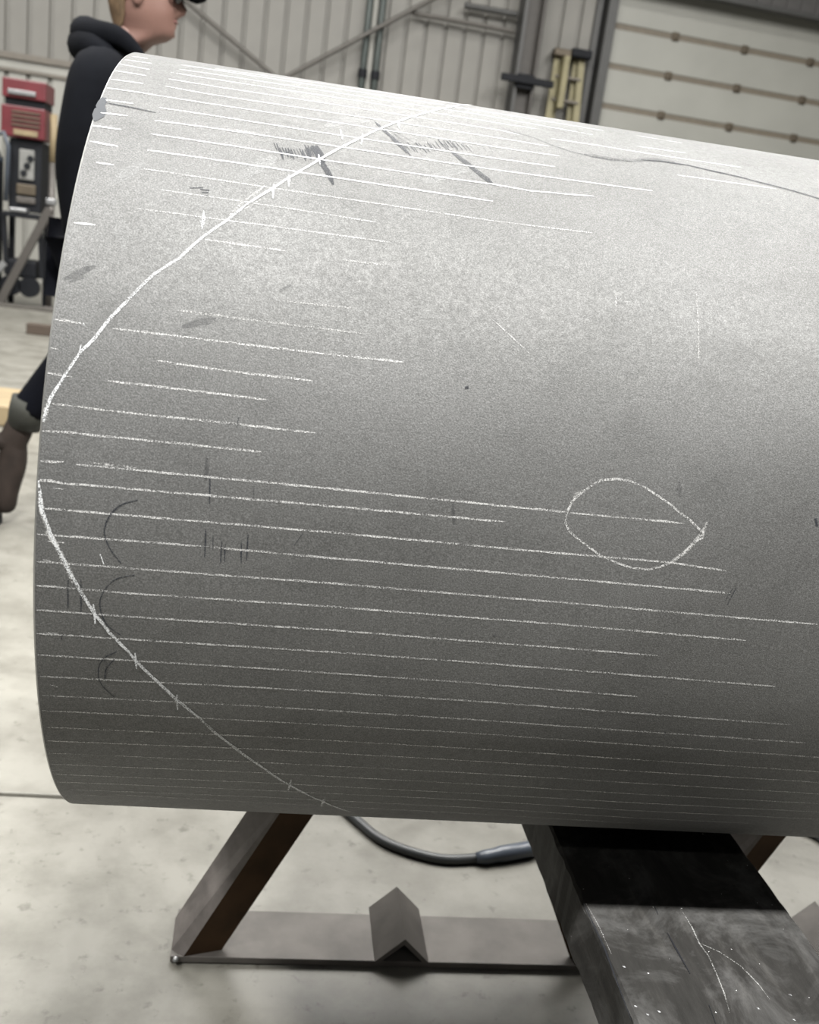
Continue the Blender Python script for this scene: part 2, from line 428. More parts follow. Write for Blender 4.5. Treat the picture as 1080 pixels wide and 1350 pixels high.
def ribbon_data(px, wd, smooth=False, taper=False, V=None, Fc=None, lift=0.0003, jit=0.18, straight=False):
    V = [] if V is None else V; Fc = [] if Fc is None else Fc
    ok = lambda h: h is not None and h[0] > 0.002
    P = []
    for i, q in enumerate(px):
        h = hit(*q)
        if not ok(h):                               # slide a point that misses the steel towards its neighbour
            nb = px[i + 1] if i + 1 < len(px) and (i == 0 or ok(hit(*px[i + 1]))) else px[i - 1]
            for k in range(1, 60):
                t = k / 60.0; h = hit(q[0] + (nb[0] - q[0]) * t, q[1] + (nb[1] - q[1]) * t)
                if ok(h): break
            else: h = None
        if h is not None: P.append(h)
    if len(P) < 2: return V, Fc
    P = [(p[0], p[1] * R) for p in P]
    if smooth: P = catmull2(P, 8)
    S = [P[0]]
    for a, b in zip(P, P[1:]):
        n = max(1, int(math.hypot(b[0] - a[0], b[1] - a[1]) / 0.006))
        for k in range(1, n + 1): S.append((a[0] + (b[0] - a[0]) * k / n, a[1] + (b[1] - a[1]) * k / n))
    n = len(S); base = len(V)
    for i, (x, s) in enumerate(S):
        a = S[max(i - 1, 0)]; b = S[min(i + 1, n - 1)]
        dx, ds = b[0] - a[0], b[1] - a[1]; L_ = math.hypot(dx, ds) or 1; nx_, ns = -ds / L_, dx / L_
        ww = wd * (1 + random.uniform(-jit, jit)) / 2; off = random.uniform(-0.12, 0.12) * wd
        if taper: ww *= max(0.15, 1 - (i / (n - 1)) * 0.85)
        elif i in (0, n - 1): ww *= 0.4
        for sg in (-1, 1):
            X = x + nx_ * (sg * ww + off); s_ = s + ns * (sg * ww + off); an = s_ / R
            V.append((X, -math.cos(an) * (R + lift), math.sin(an) * (R + lift)))
        if i: k = base + 2 * i; Fc.append((k - 2, k, k + 1, k - 1))
    return V, Fc
def mark(name, strokes, wd, mat, lift=0.0003, **kw):
    for s in strokes:
        V, Fc = ribbon_data(s, wd, lift=lift, **kw)
        if Fc: link(name, mesh(name, V, Fc, True), M[mat], pipe)

# long straight layout lines (surface points read from the photograph)
LINES = [
 [(100,612),(400,640.6),(589,659.5),(746,675)], [(752,676),(830,683)], [(830,683),(904,690)],
 [(48.5,633),(84,637),(430,666.5),(666,688)],
 [(47.5,669.2),(430,701.3),(740,729.4),(880,741),(958,752.5)],
 [(45,703.7),(267,720)], [(374,730),(740,762),(964,782)],
 [(44,739.6),(171,749),(430,768.3),(740,794),(1078,823)],
 [(44,771),(171,782),(430,799),(740,823),(983,844)],
 [(44,803.5),(171,812.6),(430,830),(740,854),(867,864)],
 [(44,834.5),(171,842.6),(430,859),(600,871),(1022,904.5)],
 [(45,862.8),(340,880.5),(620,899.7),(842,918)],
 [(46,891),(340,906),(620,923.5),(840,940),(1041,955)],
 [(48.5,916),(340,930.5),(620,948),(840,963.6),(1063,979)],
 [(50.5,936),(340,950),(620,966),(840,981.6),(1080,998),(1130,1001.5)],
 [(54,958),(340,970.5),(620,986.3),(840,1001),(1080,1017),(1130,1020.4)],
 [(56,976),(340,987),(620,1002.5),(840,1016.4),(1080,1031),(1130,1034)],
 [(151,996),(340,1004.4),(620,1018.6),(840,1032),(1080,1046),(1130,1049)],
 [(61.5,1006.7),(340,1018),(620,1033),(840,1046.4),(1080,1059),(1130,1062)],
 [(66.5,1020),(340,1031),(620,1045.5),(840,1058),(1080,1070),(1130,1073)],
 [(71,1030),(340,1041),(620,1054.4),(840,1068.4),(1080,1079.5),(1130,1082)],
 [(84,1040),(340,1050),(620,1064),(840,1078),(990,1085)],
 [(151,1047),(340,1057.5),(620,1072),(840,1085)],
 [(147,542),(300,557.5),(416,571)], [(104,572),(240,585),(345,596)], [(142,502),(300,520.7),(351,527)],
 [(207,475.5),(300,489),(413,502)], [(149,433),(300,451.3),(420,465.5),(532,477.6)],
 [(270,316),(377,331)], [(180,275),(310,292),(517,320)], [(208,250),(310,264.4),(420,281),(497,293.5)],
 [(190,223),(310,240.7),(540,275),(647,291),(783,307.6)], [(194,198),(310,214.5),(550,250.5),(650,265.6)],
 [(199,176.7),(310,193),(420,210),(560,231),(650,243),(700,252),(783,259)],
 [(204,159),(280,169),(460,195.5),(660,225),(860,252)],
 [(210,142),(270,151),(460,180.4),(660,210),(732,220)],
 [(136,115.6),(176,121),(210,126.5),(270,136),(460,164.2),(660,195),(738,206)],
 [(218,114),(270,123.5),(460,152),(660,182.5),(723,193)],
 [(222,104.4),(280,113.8),(460,141),(660,172),(685,178)],
 [(225,95.7),(280,104.4),(460,131.4),(660,163),(707,170)],
 [(235.5,91.5),(280,97.8),(460,125),(640,152.6),(782,178)],
 [(239,86),(271,90.7),(460,119.6),(640,147.4),(795,172.4)],
 [(284,91),(460,115.5),(620,140)],
 [(840,179),(900,189)], [(840,193),(904,202)], [(727,183),(787,191.7),(850,202),(978,221)], [(893,231),(1022,249)],
]
for i, l in enumerate(LINES): mark('chalk_line', [l], 0.0012 if i > 28 else 0.00145, 'chalk_lit' if i > 31 else 'chalk')
FAINT = [[(267,720),(374,730)], [(94,535),(147,542)], [(348,424),(481,440)], [(233,409),(348,424)], [(373,397),(470,407)],
 [(452,343),(510,350)], [(59,992),(151,996)], [(84,1047),(151,1049)], [(120,610),(180,617)], [(530,274),(560,277)], [(300,170),(340,176)]]
for l in FAINT: mark('faint_chalk_line', [l], 0.0014, 'chalk_soft')
# short chalk ends beside the pipe end
SHORT = [[(144,104.4),(189,110.5)], [(150,93.3),(193,100)], [(157,84.6),(197,92)], [(165,79),(200,84)], [(173,74.6),(195,77.6)],
 [(139.5,132),(176,137)], [(133,149),(169,153)], [(122.5,166),(160,171)], [(118,186.7),(155.6,193)], [(127,214.4),(150,218)],
 [(98,294),(125.5,296.7)], [(73,421),(111,427)], [(66,458),(80,461)], [(62,492),(95,497)], [(69,532),(94,535)],
 [(53,568),(104,571)], [(51,608),(84,609)], [(50,632),(82,636)], [(70,643),(84,645)], [(56,737),(70,741)], [(66,902),(76,905)],
 [(60,833.5),(75,835)], [(48,772),(74,773.5)], [(62,713),(85,715)], [(60,1014),(84,1016)], [(66,1030),(92,1032)]]
for i, l in enumerate(SHORT): mark('short_chalk_line', [l], 0.0017, 'chalk_lit' if i < 11 else 'chalk')
# the swept cutting curve
CURVE = [(640,139.6),(609,138.9),(590.7,142.4),(562,149),(546,153.4),(524.5,160.7),(501,170),(474.6,182.5),(440,200),(420,211.7),(391.5,228.5),
 (360,248),(324,271),(300,290),(262,317),(236,341),(203,361.5),(173,391),(140,426),(125,446.7),(106.7,463),(88,491),(66.5,526),(57.5,552),
 (53.5,576),(51.5,600),(50.5,625),(55,671),(67,704),(83.7,738),(106,778.5),(124.4,808),(145,834),(169,858),(179,870.6),(206.7,897),
 (234.4,923),(262,945),(281.7,963.6),(306.7,983),(340,1006.7),(359,1020),(384,1035.5),(425.5,1056),(461.7,1069.7)]
mark('chalk_curve', [CURVE[:13]], 0.0020, 'chalk_lit', lift=0.0005)
mark('chalk_curve', [CURVE[12:25]], 0.0020, 'chalk_heavy', lift=0.0005)
mark('chalk_curve', [CURVE[24:]], 0.0024, 'chalk_heavy', lift=0.0005)
mark('chalk_curve', [[(66.5,526),(57.5,552),(53.5,580),(51.8,598)], [(53,650),(56,674),(67,704),(84,740),(104,778)], [(61,700),(72,716),(88,742)]], 0.0038, 'chalk_soft', lift=0.0004)
mark('chalk_curve', [[(371,115),(386,113),(417,111.5)], [(350,245),(324,264),(300,286)], [(345,262),(322,276)]], 0.0018, 'chalk_soft')
TICKS = [[(123,796),(125,806),(126,822)], [(178,860),(180,881)], [(233,915),(234,935)], [(384,1027),(380,1041)], [(428,1051),(424,1062)],
 [(361,243),(360,262)], [(381,231),(381,247)], [(420,204),(422,218)], [(478,176),(476,191)], [(524,161),(527,171)], [(449,171),(452,185)],
 [(560,146),(566,152)], [(599,139),(603,144)], [(107,455),(104,468)], [(132,730),(137,744)], [(110,425),(111,430)]]
for t in TICKS: mark('chalk_tick', [t], 0.0020, 'chalk_heavy', lift=0.0006)
mark('chalk_tick', [[(268,292),(269,278)], [(268,292),(267,303)]], 0.0034, 'chalk_heavy', lift=0.0006, taper=True)
mark('chalk_scratch', [[(650,422),(698,466)]], 0.0008, 'chalk')
mark('chalk_scratch', [[(918,385),(921,478)], [(812,386),(812,412)]], 0.0012, 'chalk_soft')
mark('chalk_smear', [[(314,236),(341,222),(362,206)], [(430,168),(455,158),(478,160)]], 0.010, 'chalk_dust')
mark('chalk_smear', [[(150,240),(190,215)], [(160,290),(165,330)], [(560,240),(640,215)]], 0.009, 'chalk_dust')
OVAL = [(746.7,678),(745.6,689),(750,700),(760,709),(775.6,721),(793,733),(813,742),(833,748.4),(853,750.7),(871,747),(886.7,740.4),(902,729),
 (913,715.6),(926.7,709),(927.8,703),(920,695.6),(909,684.4),(895.6,675.6),(883,664.4),(866.7,653),(851,643),(831,634.4),(813,631.6),
 (793,633),(780,640),(766.7,650),(755.6,660),(749,671),(746.7,680)]
mark('chalk_oval', [OVAL], 0.0016, 'chalk')
mark('chalk_oval', [[(871,747),(886,741),(902,729),(914,716),(927,702),(932,688)], [(752,665),(760,652),(770,645)]], 0.0034, 'chalk_soft')

# dark marks
mark('graphite_line', [[(660,168.7),(683,176),(701,181),(725.6,191),(752,200),(778.5,206),(803,210.5),(833.5,213.5)]], 0.0026, 'graphite_soft')
mark('graphite_line', [[(770,204),(803,209.5),(833.5,212.5),(862,210),(890,214)]], 0.0060, 'graphite_soft')
mark('graphite_line', [[(845,211),(873,213),(906.7,218),(940,225.6),(973,233),(1006.7,241.8),(1040,250),(1080,262),(1130,277)]], 0.0024, 'graphite')
mark('graphite_line', [[(139,135.6),(160,139.6),(178,143),(206,149)]], 0.0018, 'graphite')
mark('graphite_line', [[(185,88),(215,91.5),(240,91.5),(270,91)], [(640,168),(660,172)]], 0.0010, 'graphite_soft')
st = []
for k in range(14): x = 361 + 3.7 * k; y = 187 + min(k, 3) * 3 + random.uniform(-2, 2); st.append([(x, y), (x + 4.5 + random.random(), y + 11 + random.uniform(-2, 5))])
for k in range(5): x = 402 + 4 * k; y = 191 + k; st.append([(x, y), (x + 5, y + 13 + random.uniform(-3, 3))])
mark('graphite_mark', st, 0.0021, 'graphite')
mark('graphite_mark', [[(412,192),(420,205),(430,224),(440,244)], [(417,192),(428,215)]], 0.0050, 'graphite')
mark('graphite_mark', [[(439,250),(440,262)]], 0.0016, 'graphite_soft')
st = []
for k in range(14): x = 494 + 2.6 * k; y = 160 + 2.3 * k; st.append([(x, y), (x + 11 + random.uniform(0, 6), y + 12 + random.uniform(0, 5))])
for k in range(20): x = 526 + 3.7 * k; y = 190 + math.sin(k * 1.7) * 2.5 - (3 if k > 11 else 0); st.append([(x, y), (x + 7, y + 9)])
for k in range(7): x = 590 + 6 * k; y = 184 + 1.2 * k; st.append([(x - 12, y), (x - 4, y + 9)])
mark('graphite_mark', st, 0.0023, 'graphite')
st = [[(600 + 9 * k, 186 + 1.5 * k), (605 + 9 * k, 194 + 1.5 * k)] for k in range(6)] + [[(505, 166), (540, 192)], [(512, 168), (548, 190)], [(520, 176), (536, 196)]]
mark('graphite_mark', st, 0.0026, 'graphite_soft')
mark('graphite_mark', [[(594,199),(606,208),(628,225),(650,243)]], 0.0055, 'graphite')
mark('graphite_mark', [[(264,250),(276,251)], [(266,254),(275,254)], [(267,258),(274,258)], [(250,248),(268,248)]], 0.0024, 'graphite')
VM = [[(271.5,697),(270,734)], [(281,706),(281,724)], [(292.5,714),(291,743)], [(297,717),(296,741)], [(318.5,715),(318,743)], [(327,704),(325,739)],
 [(277,626),(276.5,664)], [(107,764),(107,808)], [(90,764),(90,803)], [(400,702),(388,719)], [(971,774),(959,797)], [(966,776),(956,792)],
 [(315,550),(312,563)], [(82,834),(81,843)]]
for v in VM: mark('graphite_tick', [v], 0.0011, 'graphite')
mark('graphite_smudge', [[(273,603),(272,633)], [(334,640),(334,657)], [(895,634),(896,655)], [(598,663),(598,692)]], 0.0034, 'graphite_soft')
mark('graphite_smudge', [[(293,722),(301,728)], [(936,804),(941,804)], [(650,838),(655,838)], [(536,834),(540,836)], [(608,832),(612,832)], [(322,1001),(328,1002)], [(240,430),(285,420)], [(84,368),(126,351)], [(92,372),(110,366)], [(368,383),(384,376)]], 0.0048, 'graphite_soft')
mark('graphite_smudge', [[(1076,683),(1077,694)], [(613,511),(618,511)]], 0.0050, 'graphite')
# printed ring arcs
ARC = [[(182,659),(160,665.5),(147,677),(140,690),(138,704),(145,723),(160,743)],
 [(178,758),(152,764),(135.6,782),(132,801),(141,823),(160,838)],
 [(154,859),(137,868),(130,882),(133,901),(151,919)], [(151,869),(140,882),(138.6,896)]]
for a in ARC: mark('ring_mark', [a], 0.0009, 'graphite', smooth=True)
mark('ring_mark', [ARC[0][1:4], [(138,868),(141,880),(139,894)]], 0.0020, 'graphite_soft', smooth=True)
# bare patch at the pipe edge
mark('bare_patch', [[(137.5,129),(130,147)], [(134,138),(126,160)]], 0.0072, 'bare', jit=0.3)

# ------------------------------------------------------------------ the plank
pk = empty('plank', (0.465, 0.9, PZ - R - 0.032), 'thick black timber plank running out from under the big pipe', 'plank')
zt = PZ - R
V = []; Fc = []; NS = 70; y0, y1 = 0.30, 1.27
xs_ = [0.352, 0.356, 0.574, 0.578]
rnd = [random.uniform(-0.0012, 0.0012) for _ in range(NS + 1)]; rn2 = [random.uniform(-0.001, 0.001) for _ in range(NS + 1)]
for i in range(NS + 1):
    y = y0 + (y1 - y0) * i / NS
    c0 = 0.0025 + abs(rnd[i]) * 1.2
    for x, z in ((0.352, zt - 0.064), (0.352, zt - c0), (0.352 + c0, zt - 0.0002), (0.578 - c0, zt - 0.0002), (0.578, zt - c0), (0.578, zt - 0.064)):
        V.append((x - 0.465 + (rn2[i] if x < 0.36 else 0), y - 0.9, z - (zt - 0.032)))
for i in range(NS):
    for k in range(6):
        a = i * 6 + k; b = i * 6 + (k + 1) % 6; Fc.append((a, b, b + 6, a + 6))
Fc.append(tuple(range(5, -1, -1))); Fc.append(tuple(NS * 6 + k for k in range(6)))
link('timber', mesh('timber', V, Fc), M['plank'], pk)
def on_plank(name, pts, wd, mat):
    V = []; Fc = []; Q = []
    for x, y in pts:
        d = ray(x, y); t = (zt - 1) / d[2]; Q.append(Vector((d[0] * t - 0.465, d[1] * t - 0.9, 0.0324)))
    for i, q in enumerate(Q):
        t = (Q[min(i + 1, len(Q) - 1)] - Q[max(i - 1, 0)]).normalized(); n = Vector((-t.y, t.x, 0)); ww = wd * (0.3 if i in (0, len(Q) - 1) else 1) / 2
        V += [q - n * ww, q + n * ww]
        if i: Fc.append((2 * i - 2, 2 * i, 2 * i + 1, 2 * i - 1))
    link(name, mesh(name, V, Fc), M[mat], pk)
on_plank('pale_scratch', [(896,1196),(912,1222),(922,1244),(935,1262),(945,1285),(955,1310),(962,1335)], 0.0012, 'chalk_soft')
on_plank('pale_scratch', [(921,1243),(950,1256),(978,1275),(1000,1298),(1015,1318)], 0.0012, 'chalk_soft')
on_plank('pale_scratch', [(772,1190),(790,1222),(806,1258)], 0.0008, 'chalk_soft')
for c in ([(880,1230),(892,1252),(910,1284)], [(862,1192),(868,1206)], [(768,1188),(797,1250),(832,1345)], [(935,1325),(944,1350)]):
    on_plank('crack', c, 0.0018, 'black')
for p in ((823,1275), (869,1334), (838,1327), (854,1338), (1042,1312), (1000,1330), (1047,1345)):
    on_plank('pale_fleck', [(p[0] - 2, p[1] - 1), (p[0], p[1]), (p[0] + 2, p[1] + 1)], 0.0020, 'chalk_heavy')

# ------------------------------------------------------------------ steel stands on the floor
def make_stand(label):
    r = empty('trestle_stand', (0.25, 1.19, 0), label, 'stand', 'steel trestles under the pipe')
    # origin: middle of the floor bar
    for sg in (-1, 1):                           # angle-iron legs, ridge to the front, leaning to the middle
        bm = bmesh.new()
        rid = lambda z: -0.318 + 0.478 * z
        zt_ = 0.296; zc = (0.018 / 0.478) + 0.003
        def flange(P, n):
            n = Vector(n).normalized() * 0.006
            a = [bm.verts.new((p[0] * (1 if sg < 0 else -1), p[1], p[2])) for p in P]
            b = [bm.verts.new(((p[0] + n.x) * (1 if sg < 0 else -1), p[1] + n.y, p[2])) for p in P]
            bm.faces.new(a); bm.faces.new(b[::-1])
            for k in range(len(P)): bm.faces.new((a[k], a[(k + 1) % len(P)], b[(k + 1) % len(P)], b[k]))
        flange([(rid(0.013), -0.05, 0.013), (-0.330, -0.037, 0.013), (-0.330, -0.005, zc), (rid(zt_) - 0.030, -0.005, zt_), (rid(zt_), -0.05, zt_)], (1, 1, 0))
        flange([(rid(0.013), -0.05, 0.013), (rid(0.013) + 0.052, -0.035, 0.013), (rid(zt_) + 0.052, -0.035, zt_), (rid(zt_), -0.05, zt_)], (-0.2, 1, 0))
        bm.faces.ensure_lookup_table()
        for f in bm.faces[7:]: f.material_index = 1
        lg = link('leg', bm_mesh('leg', bm), M['stand'], r); lg.data.materials.append(M['rust_shade'])
    bm = bmesh.new(); box(bm, -0.330, 0.330, -0.050, 0.050, 0.003, 0.013, 0.001); link('floor_bar', bm_mesh('floor_bar', bm), M['standgrey'], r)
    bm = bmesh.new(); box(bm, -0.235, 0.235, -0.05, 0.05, 0.290, PZ - R - 0.0645, 0.002); link('top_bar', bm_mesh('top_bar', bm), M['stand'], r)
    bm = bmesh.new()
    for s in (-1, 1):
        bar(bm, (s * 0.0385, -0.054, 0.014 + 0.004), (s * 0.000, -0.054, 0.052), 0.004, 0.001)
    bm.free(); bm = bmesh.new()
    prof = [(-0.040, 0.0135), (0.0, 0.0535), (0.040, 0.0135), (0.031, 0.0135), (0.0, 0.044), (-0.031, 0.0135)]
    vs_ = [[bm.verts.new((x, y, z)) for x, z in prof] for y in (-0.052, 0.065)]
    for k in range(6): bm.faces.new((vs_[0][k], vs_[0][(k + 1) % 6], vs_[1][(k + 1) % 6], vs_[1][k]))
    for vv in vs_:
        bm.faces.new((vv[0], vv[1], vv[4], vv[5])); bm.faces.new((vv[1], vv[2], vv[3], vv[4]))
    link('angle_bracket', bm_mesh('angle_bracket', bm), M['standgrey'], r)
    bm = bmesh.new(); bmesh.ops.create_icosphere(bm, subdivisions=1, radius=0.005)
    for v in bm.verts: v.co += Vector((-0.322, -0.052, 0.010))
    link('weld_bead', bm_mesh('weld_bead', bm, True), M['alu'], r)
    return r
s1 = make_stand('rusty steel trestle on the floor with a slanting leg, left of the black plank')
s2 = s1.copy(); COL.objects.link(s2); s2.location.x += 0.707
s2['label'] = 'dark steel trestle mostly hidden behind the right edge of the black plank'
for ch in list(s1.children):
    c = ch.copy(); COL.objects.link(c); c.parent = s2

# ------------------------------------------------------------------ hose on the floor
ho = empty('hose', (0.37, 1.45, 0), 'dark grey air hose curving over the concrete floor below the pipe', 'hose')
def fpt(x, y, z):
    d = ray(x, y); t = (z - 1) / d[2]; return Vector((d[0] * t - 0.37, d[1] * t - 1.45, z))
hr = 0.0085
P = [fpt(395, 990, hr), fpt(440, 1050, hr), fpt(475, 1085, hr), fpt(505, 1108, hr), fpt(545, 1124, hr), fpt(590, 1133, hr), fpt(640, 1130, hr)]
bm = bmesh.new(); tube(bm, spline(P), hr, 14); link('rubber_tube', bm_mesh('rubber_tube', bm, True), M['hose'], ho)
bm = bmesh.new(); tube(bm, [fpt(628, 1131, 0.011), fpt(640, 1130, 0.013), fpt(655, 1127, 0.013), fpt(660, 1126, 0.0145), fpt(700, 1119, 0.0145), fpt(712, 1117, 0.011)], [0.0095, 0.0125, 0.0125, 0.0142, 0.0142, 0.009], 14)
link('coupling', bm_mesh('coupling', bm, True), M['blue'], ho)
P = [fpt(705, 1118, hr), fpt(800, 1098, hr), fpt(900, 1080, hr), fpt(1000, 1075, hr), fpt(1070, 1098, hr), fpt(1100, 1118, hr), fpt(1160, 1150, hr)]
bm = bmesh.new(); tube(bm, spline(P), hr, 14); link('rubber_tube', bm_mesh('rubber_tube', bm, True), M['hose'], ho)

# ------------------------------------------------------------------ person
def skin_mesh(name, joints, edges, root=0, sub=2):
    me = bpy.data.meshes.new(name + '_skel')
    me.from_pydata([tuple(j[0]) for j in joints], edges, [])
    o = bpy.data.objects.new(name + '_skel', me); COL.objects.link(o)
    o.modifiers.new('s', 'SKIN'); sd = o.modifiers.new('d', 'SUBSURF'); sd.levels = sub; sd.render_levels = sub
    for i, j in enumerate(joints):
        r = j[1] if isinstance(j[1], tuple) else (j[1], j[1])
        me.skin_vertices[0].data[i].radius = r; me.skin_vertices[0].data[i].use_root = (i == root)
    dg = bpy.context.evaluated_depsgraph_get(); dg.update()
    nm = bpy.data.meshes.new_from_object(o.evaluated_get(dg)); nm.name = name
    bpy.data.objects.remove(o)
    for p in nm.polygons: p.use_smooth = True
    return nm
YN, YC, YF = 2.99, 3.12, 3.27
pc = Vector((-0.60, YC, 0.0))
def J(x, y, Y, dx=0, dz=0):
    p = atY(x, y, Y); return Vector((p.x + dx, p.y, p.z + dz)) - pc
hip = J(134, 335, YC); chest = J(150, 165, YC); neckb = J(158, 66, YC); headc = J(184, 22, YC)
shN, elN, wrN = J(130, 92, YN - 0.06), J(103, 212, YN - 0.07), J(106, 312, YN - 0.05)
shF, elF, wrF = J(140, 92, YF + 0.04), J(190, 205, YF + 0.06), J(235, 290, YF + 0.03)
hpN, knN, anN = J(112, 345, YN + 0.04), J(128, 432, YN + 0.05), J(36, 545, YN + 0.07)
ballN = Vector(atY(4, 655, 3.06)) - pc; toeN = Vector(atY(10, 686, 3.07)) - pc
hpF, knF = J(122, 345, YF - 0.06), J(185, 485, YF - 0.05)
anF = Vector((-0.60 + 0.42, YF - 0.05, 0.10)) - pc; toeF = anF + Vector((0.19, 0, -0.05))
jn = [(hip, 0.10), (chest, 0.10), (neckb, 0.062), (headc + Vector((-0.01, 0, -0.02)), 0.055),
      (shN, 0.062), (elN, 0.044), (wrN, 0.030), (shF, 0.062), (elF, 0.044), (wrF, 0.030),
      (hpN, 0.070), (knN, 0.046), (anN, 0.028), (hpF, 0.070), (knF, 0.046), (anF, 0.028), (ballN, 0.022), (toeF, 0.028)]
ed = [(0, 1), (1, 2), (2, 3), (1, 4), (4, 5), (5, 6), (1, 7), (7, 8), (8, 9), (0, 10), (10, 11), (11, 12), (0, 13), (13, 14), (14, 15), (12, 16), (15, 17)]
per = link('person', skin_mesh('person', jn, ed), M['skin'], None, pc)
tag(per, 'person in black hoodie, dark cap and sunglasses walking right behind the pipe', 'person')

# head as stacked slices (profile to the right)
SL = [(-0.035, 0.010, -0.068, 0.052), (-0.015, 0.030, -0.070, 0.052), (0.0, 0.070, -0.070, 0.050), (0.015, 0.090, -0.072, 0.054), (0.030, 0.088, -0.076, 0.060),
      (0.042, 0.092, -0.080, 0.064), (0.052, 0.091, -0.083, 0.067), (0.062, 0.094, -0.087, 0.069), (0.075, 0.092, -0.090, 0.071), (0.09, 0.092, -0.093, 0.072),
      (0.105, 0.090, -0.096, 0.073), (0.118, 0.086, -0.098, 0.074), (0.135, 0.096, -0.100, 0.076), (0.16, 0.094, -0.102, 0.078), (0.19, 0.082, -0.097, 0.075),
      (0.215, 0.058, -0.080, 0.060), (0.230, 0.030, -0.050, 0.040), (0.236, 0.004, -0.02, 0.012)]
nose = {0.075: 0.022, 0.09: 0.028, 0.105: 0.020, 0.118: 0.010}
NSG = 32; V = []; Fc = []
for z, f_, b_, w_ in SL:
    c = (f_ + b_) / 2; h = (f_ - b_) / 2
    for k in range(NSG):
        a = 2 * math.pi * k / NSG; ca, sa = math.cos(a), math.sin(a)
        x = c + h * math.copysign(abs(ca) ** 0.85, ca); y = w_ * math.copysign(abs(sa) ** 0.9, sa)
        aa = min(a, 2 * math.pi - a)
        if z in nose and aa < 0.45: x += nose[z] * (1 - aa / 0.45) ** 1.3
        if z == 0.118 and 0.25 < aa < 0.7: x -= 0.006
        V.append((x, y, z))
for i in range(len(SL) - 1):
    for k in range(NSG):
        a = i * NSG + k; b = i * NSG + (k + 1) % NSG; Fc.append((a, b, b + NSG, a + NSG))
Fc.append(tuple(range(NSG - 1, -1, -1))); Fc.append(tuple((len(SL) - 1) * NSG + k for k in range(NSG)))
hb_ = Vector(atY(189, 49, YC)) - pc
head = link('head', mesh('head', V, Fc, True), M['skin'], per, hb_)
for s in (-1, 1):
    bm = bmesh.new(); bmesh.ops.create_uvsphere(bm, u_segments=14, v_segments=10, radius=1)
    for v in bm.verts: v.co = Vector((v.co.x * 0.018 - 0.010, v.co.y * 0.007 + s * 0.076, v.co.z * 0.031 + 0.100))
    link('ear', bm_mesh('ear', bm, True), M['skin'], per, hb_)
    bm = bmesh.new(); bmesh.ops.create_uvsphere(bm, u_segments=12, v_segments=8, radius=0.012)
    for v in bm.verts: v.co += Vector((0.074, s * 0.032, 0.118))
    link('eye', bm_mesh('eye', bm, True), M['eye'], per, hb_)
bm = bmesh.new(); bmesh.ops.create_uvsphere(bm, u_segments=16, v_segments=8, radius=1)
for v in bm.verts: v.co = Vector((v.co.x * 0.008 + 0.088, v.co.y * 0.024, v.co.z * 0.006 + 0.052))
link('mouth', bm_mesh('mouth', bm, True), plain('lips', (0.19, 0.075, 0.065), 0.5), per, hb_)
# hair shell at the back and sides
V = []; Fc = []; rows = 8; HS = [(-0.012, 0.6), (0.02, 0.75), (0.05, 0.9), (0.08, 0.95), (0.11, 1.25), (0.14, 1.55), (0.17, 1.7), (0.20, 1.8)]
for z, half in HS:
    j = min(range(len(SL)), key=lambda q: abs(SL[q][0] - z)); f_, b_, w_ = SL[j][1:]
    c = (f_ + b_) / 2; h = (f_ - b_) / 2 + 0.014; ww = w_ + 0.010
    for k in range(17):
        a = math.pi + half * (k - 8) / 8.0 * 1.15
        thin = 0.004 if k in (0, 16) else 0.0
        V.append((c + (h - thin) * math.cos(a), (ww - thin) * math.sin(a) + random.uniform(-.001, .001), z + random.uniform(-.003, .003)))
for i in range(rows - 1):
    for k in range(16): a = i * 17 + k; Fc.append((a, a + 1, a + 18, a + 17))
o = link('hair', mesh('hair', V, Fc, True), M['hair'], per, hb_); sm = o.modifiers.new('t', 'SOLIDIFY'); sm.thickness = 0.012
# cap
bm = bmesh.new(); bmesh.ops.create_uvsphere(bm, u_segments=28, v_segments=16, radius=1)
for v in bm.verts: v.co = Vector((v.co.x * 0.110 - 0.004, v.co.y * 0.088, max(v.co.z, -0.05) * 0.098 + 0.155))
link('cap', bm_mesh('cap', bm, True), M['hoodie'], per, hb_)
V = []; Fc = []
for i in range(9):
    a = -0.95 + 1.9 * i / 8
    for r_, dz in ((0.085, 0.0), (0.175, -0.012 - 0.010 * abs(a))):
        x = (0.10 * math.cos(a) if r_ < 0.1 else 0.10 + 0.075 * math.cos(a * 1.1)); y = 0.078 * math.sin(a)
        for t in (0.004, -0.004): V.append((x, y, 0.148 + dz + t))
    if i:
        p = 4 * (i - 1); q = 4 * i
        for f in ((0, 2, 6, 4), (1, 5, 7, 3), (2, 3, 7, 6), (0, 4, 5, 1)): Fc.append(tuple((p + u) if u < 4 else (q + u - 4) for u in f))
link('cap_brim', mesh('cap_brim', V, Fc), M['hoodie'], per, hb_)
gl = bmesh.new()
for s in (-1, 1):
    r_ = bmesh.ops.create_uvsphere(gl, u_segments=16, v_segments=10, radius=1)
    for v in r_['verts']: v.co = Vector((v.co.x * 0.012 + 0.094, v.co.y * 0.032 + s * 0.034, v.co.z * 0.022 + 0.116))
    bar(gl, (0.090, s * 0.064, 0.122), (-0.01, s * 0.080, 0.120), 0.005, 0.004, Vector((0, 0, 1)))
bar(gl, (0.104, -0.012, 0.122), (0.104, 0.012, 0.122), 0.006, 0.006, Vector((0, 0, 1)))
link('sunglasses', bm_mesh('sunglasses', gl, True), M['lens'], per, hb_)

